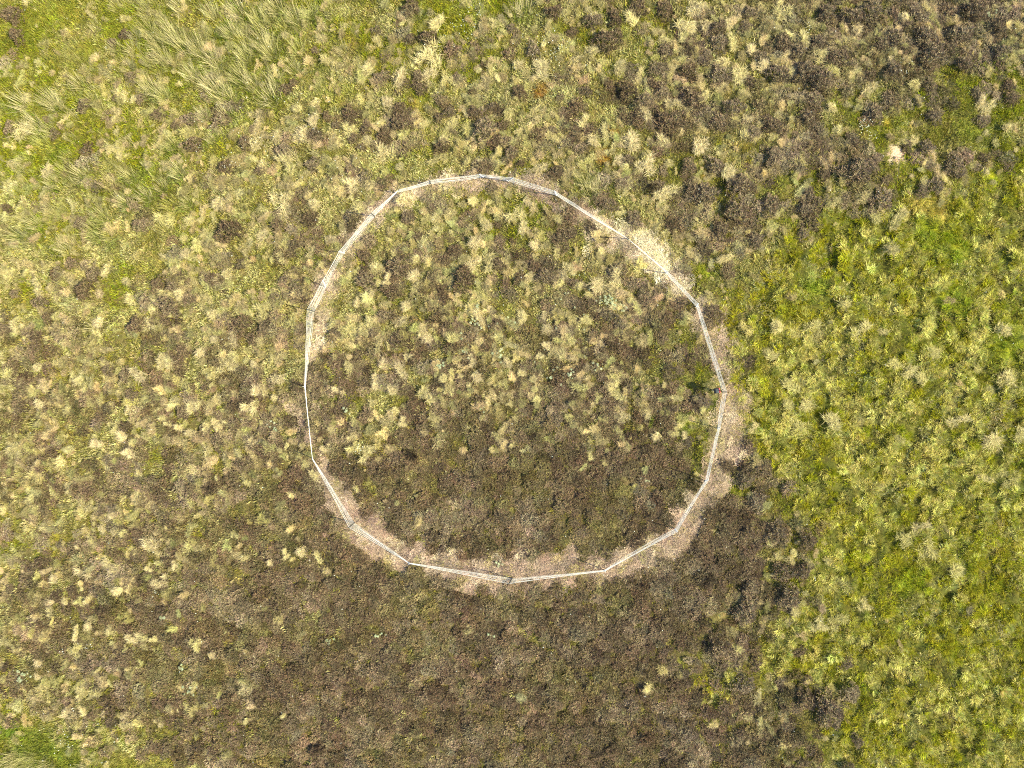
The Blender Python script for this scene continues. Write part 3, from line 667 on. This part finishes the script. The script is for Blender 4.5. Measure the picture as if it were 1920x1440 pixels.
# ------------------------------------------------------------------ the electric netting fence
M_WHITE = mat_plain('white_polywire', (.84, .84, .82), .45, .4, .05)
M_POSTW = mat_plain('white_plastic_post', (.82, .83, .84), .35, .5, .05)
M_POSTD = mat_plain('dark_green_plastic_post', (.03, .04, .04), .45, .4, .2)
M_STEEL = mat_plain('galvanised_steel', (.45, .45, .44), .4, .5, .1)
M_RED = mat_plain('red_plastic', (.62, .07, .08), .4, .5, .1)
M_DARK = mat_plain('dark_grey_plastic', (.035, .045, .06), .45, .4, .15)
M_LEAD = mat_plain('black_cable', (.02, .02, .02), .5, .3, .1)

def tube(verts, faces, pts, rad, sides=5):
    pts = [Vector(p) for p in pts]; base = len(verts)
    for i, p in enumerate(pts):
        d = (pts[min(i + 1, len(pts) - 1)] - pts[max(i - 1, 0)]).normalized()
        u = d.cross(Vector((0, 0, 1)));
        if u.length < 1e-3: u = Vector((1, 0, 0))
        u.normalize(); v = d.cross(u).normalized()
        rr = rad[i] if isinstance(rad, (list, tuple)) else rad
        for k in range(sides):
            a = 2 * math.pi * k / sides
            verts.append(p + u * math.cos(a) * rr + v * math.sin(a) * rr)
    for i in range(len(pts) - 1):
        for k in range(sides):
            a = base + i * sides + k; b = base + i * sides + (k + 1) % sides
            faces.append((a, b, b + sides, a + sides))
    faces.append(tuple(base + k for k in range(sides))[::-1]); faces.append(tuple(base + (len(pts) - 1) * sides + k for k in range(sides)))

def mesh_obj(name, verts, faces, mat, parent=None, smooth=False):
    me = bpy.data.meshes.new(name); me.from_pydata([tuple(v) for v in verts], [], faces); me.materials.append(mat); me.update()
    if smooth: me.polygons.foreach_set('use_smooth', [True] * len(me.polygons))
    o = bpy.data.objects.new(name, me); SC.collection.objects.link(o); o.parent = parent
    return o

NET_H = 1.02
def unproj(p, z):
    x, y = W(*p); k = (CAM_H - z) / CAM_H
    return Vector((x * k, y * k, z))

fence = bpy.data.objects.new('netting_fence', None); SC.collection.objects.link(fence); fence.location = (CX, CY, 0)
tag(fence, 'white electric netting fence on thin posts, making one closed ring on the moor', 'fence')
off = Vector((CX, CY, 0))
tops, feet = [], []
for (t, f, dk) in POSTS:
    x, y = W(*f); zg = float(height(np.array([x]), np.array([y]))[0])
    ft = unproj(f, zg + .02); tp = unproj(t, zg + NET_H)
    tops.append(tp); feet.append(ft)
    d = (tp - ft).normalized()
    v, fc = [], []
    tube(v, fc, [ft - off - d * .12, ft - off, tp - off + d * .02, tp - off + d * .06], [.004] + ([.017, .016] if dk else [.0135, .0125]) + [.005], 8)
    # clips that hold the strands
    for k in range(9):
        q = ft.lerp(tp, (k + .3) / 8.6) - off
        tube(v, fc, [q - d * .012, q + d * .012], [.021, .021], 6)
    p = mesh_obj('post', v, fc, M_POSTD if dk else M_POSTW, fence, True)
    if dk: p['label'] = 'dark green post'
    # step-in foot
    side = Vector((tp.x - ft.x, tp.y - ft.y, 0)); 
    side = Vector((-ft.y, ft.x, 0)).normalized() if side.length < .05 else side.normalized()
    v, fc = [], []
    q = ft - off + Vector((0, 0, .05))
    tube(v, fc, [q, q - side * .07 + Vector((0, 0, -.005)), q - side * .10 + Vector((0, 0, .012))], [.012, .012, .009], 6)
    mesh_obj('foot_peg', v, fc, M_POSTD if dk else M_POSTW, p, True)

levels = [.02, .12, .22, .33, .45, .58, .72, .86, 1.0]
nP = len(POSTS)
for i in range(nP):
    A, B = i, (i + 1) % nP
    v, fc = [], []
    L = (feet[B] - feet[A]).length
    nseg = max(4, int(L / .22))
    grid = []
    bow = rng.normal(0, .015)
    for lv in levels:
        a = feet[A].lerp(tops[A], lv); b = feet[B].lerp(tops[B], lv)
        row = []
        sd = rng.uniform(.01, .05) * (1.2 if lv > .9 else 1)
        jo = rng.normal(0, .012)
        nrm = Vector((-(b - a).y, (b - a).x, 0)).normalized()
        for s in range(nseg + 1):
            t = s / nseg; w4 = 4 * t * (1 - t)
            p = a.lerp(b, t) - Vector((0, 0, 1)) * sd * w4 + nrm * (jo * w4 + bow * w4 * (1 - lv) + rng.normal(0, .004) * (0 < s < nseg))
            p.z = max(p.z, min(a.z, b.z) - .04)
            row.append(p - off)
        grid.append(row)
        tube(v, fc, row, .0031 if lv < 1 else .0045, 4)
    st = mesh_obj('strands', v, fc, M_WHITE, fence)
    v, fc = [], []
    for s in range(1, nseg):
        tube(v, fc, [g_[s] for g_ in grid], .0022, 3)
    mesh_obj('stays', v, fc, M_WHITE, st)

# ------------------------------------------------------------------ the fence energiser inside the ring
ex, ey = W(1346, 732.5)
ez = float(height(np.array([ex]), np.array([ey]))[0])
kx = (CAM_H - .75) / CAM_H; ex *= kx; ey *= kx
en = bpy.data.objects.new('fence_energiser', None); en.location = (ex, ey, ez); en.rotation_euler = (0, 0, R(12)); SC.collection.objects.link(en)
tag(en, 'small dark grey and red fence energiser on a stake just inside the netting', 'fence energiser')

def box_bm(name, cx, cy, cz, sx, sy, sz, mat, parent, bev=.015, taper=1.0):
    bm = bmesh.new(); bmesh.ops.create_cube(bm, size=1)
    for q in bm.verts:
        k = taper if q.co.z > 0 else 1
        q.co = Vector((cx + q.co.x * sx * k, cy + q.co.y * sy * k, cz + q.co.z * sz))
    bmesh.ops.bevel(bm, geom=list(bm.edges), offset=bev, segments=3, affect='EDGES', profile=.6)
    me = bpy.data.meshes.new(name); bm.to_mesh(me); bm.free(); me.materials.append(mat)
    me.polygons.foreach_set('use_smooth', [True] * len(me.polygons))
    o = bpy.data.objects.new(name, me); SC.collection.objects.link(o); o.parent = parent
    return o

box_bm('housing', -.045, 0, .66, .15, .21, .24, M_DARK, en, .02, .85)
box_bm('front_panel', .055, 0, .65, .045, .22, .22, M_RED, en, .015, .9)
box_bm('dial', .082, .03, .67, .012, .05, .05, M_DARK, en, .004)
v, fc = [], []
tube(v, fc, [(-.03, 0, -.1), (-.03, 0, .0), (-.03, 0, .56)], [.004, .011, .011], 8); mesh_obj('stake', v, fc, M_STEEL, en, True)
v, fc = [], []
tube(v, fc, [(-.03, -.04, .56), (.03, -.07, .40), (.10, -.06, .34), (.17, -.02, .44), (.215, -.005, .60)], .006, 6); mesh_obj('lead_cable', v, fc, M_LEAD, en, True)

# ------------------------------------------------------------------ stones on the sandy scrape
M_STONE = mat_plain('grey_stone', (.10, .085, .085), .8, .2, .4)
for k, (a, b, r) in enumerate([(1676, 296, .055), (1672, 308, .05)]):
    x, y = W(a, b); bm = bmesh.new(); bmesh.ops.create_icosphere(bm, subdivisions=2, radius=r)
    for q in bm.verts:
        q.co *= 1 + rng.normal(0, .09); q.co.z *= .6
    me = bpy.data.meshes.new('stone'); bm.to_mesh(me); bm.free(); me.materials.append(M_STONE)
    o = bpy.data.objects.new('stone', me); o.location = (x, y, float(height(np.array([x]), np.array([y]))[0]) + r * .3); SC.collection.objects.link(o)
    tag(o, ['dark stone in the middle of the pale sandy scrape', 'dark stone at the lower edge of the pale sandy scrape'][k], 'stone', 'stones on the sandy scrape')
print('heather bushes', len(HB), 'tussocks', len(TS), 'rushes', len(RU))
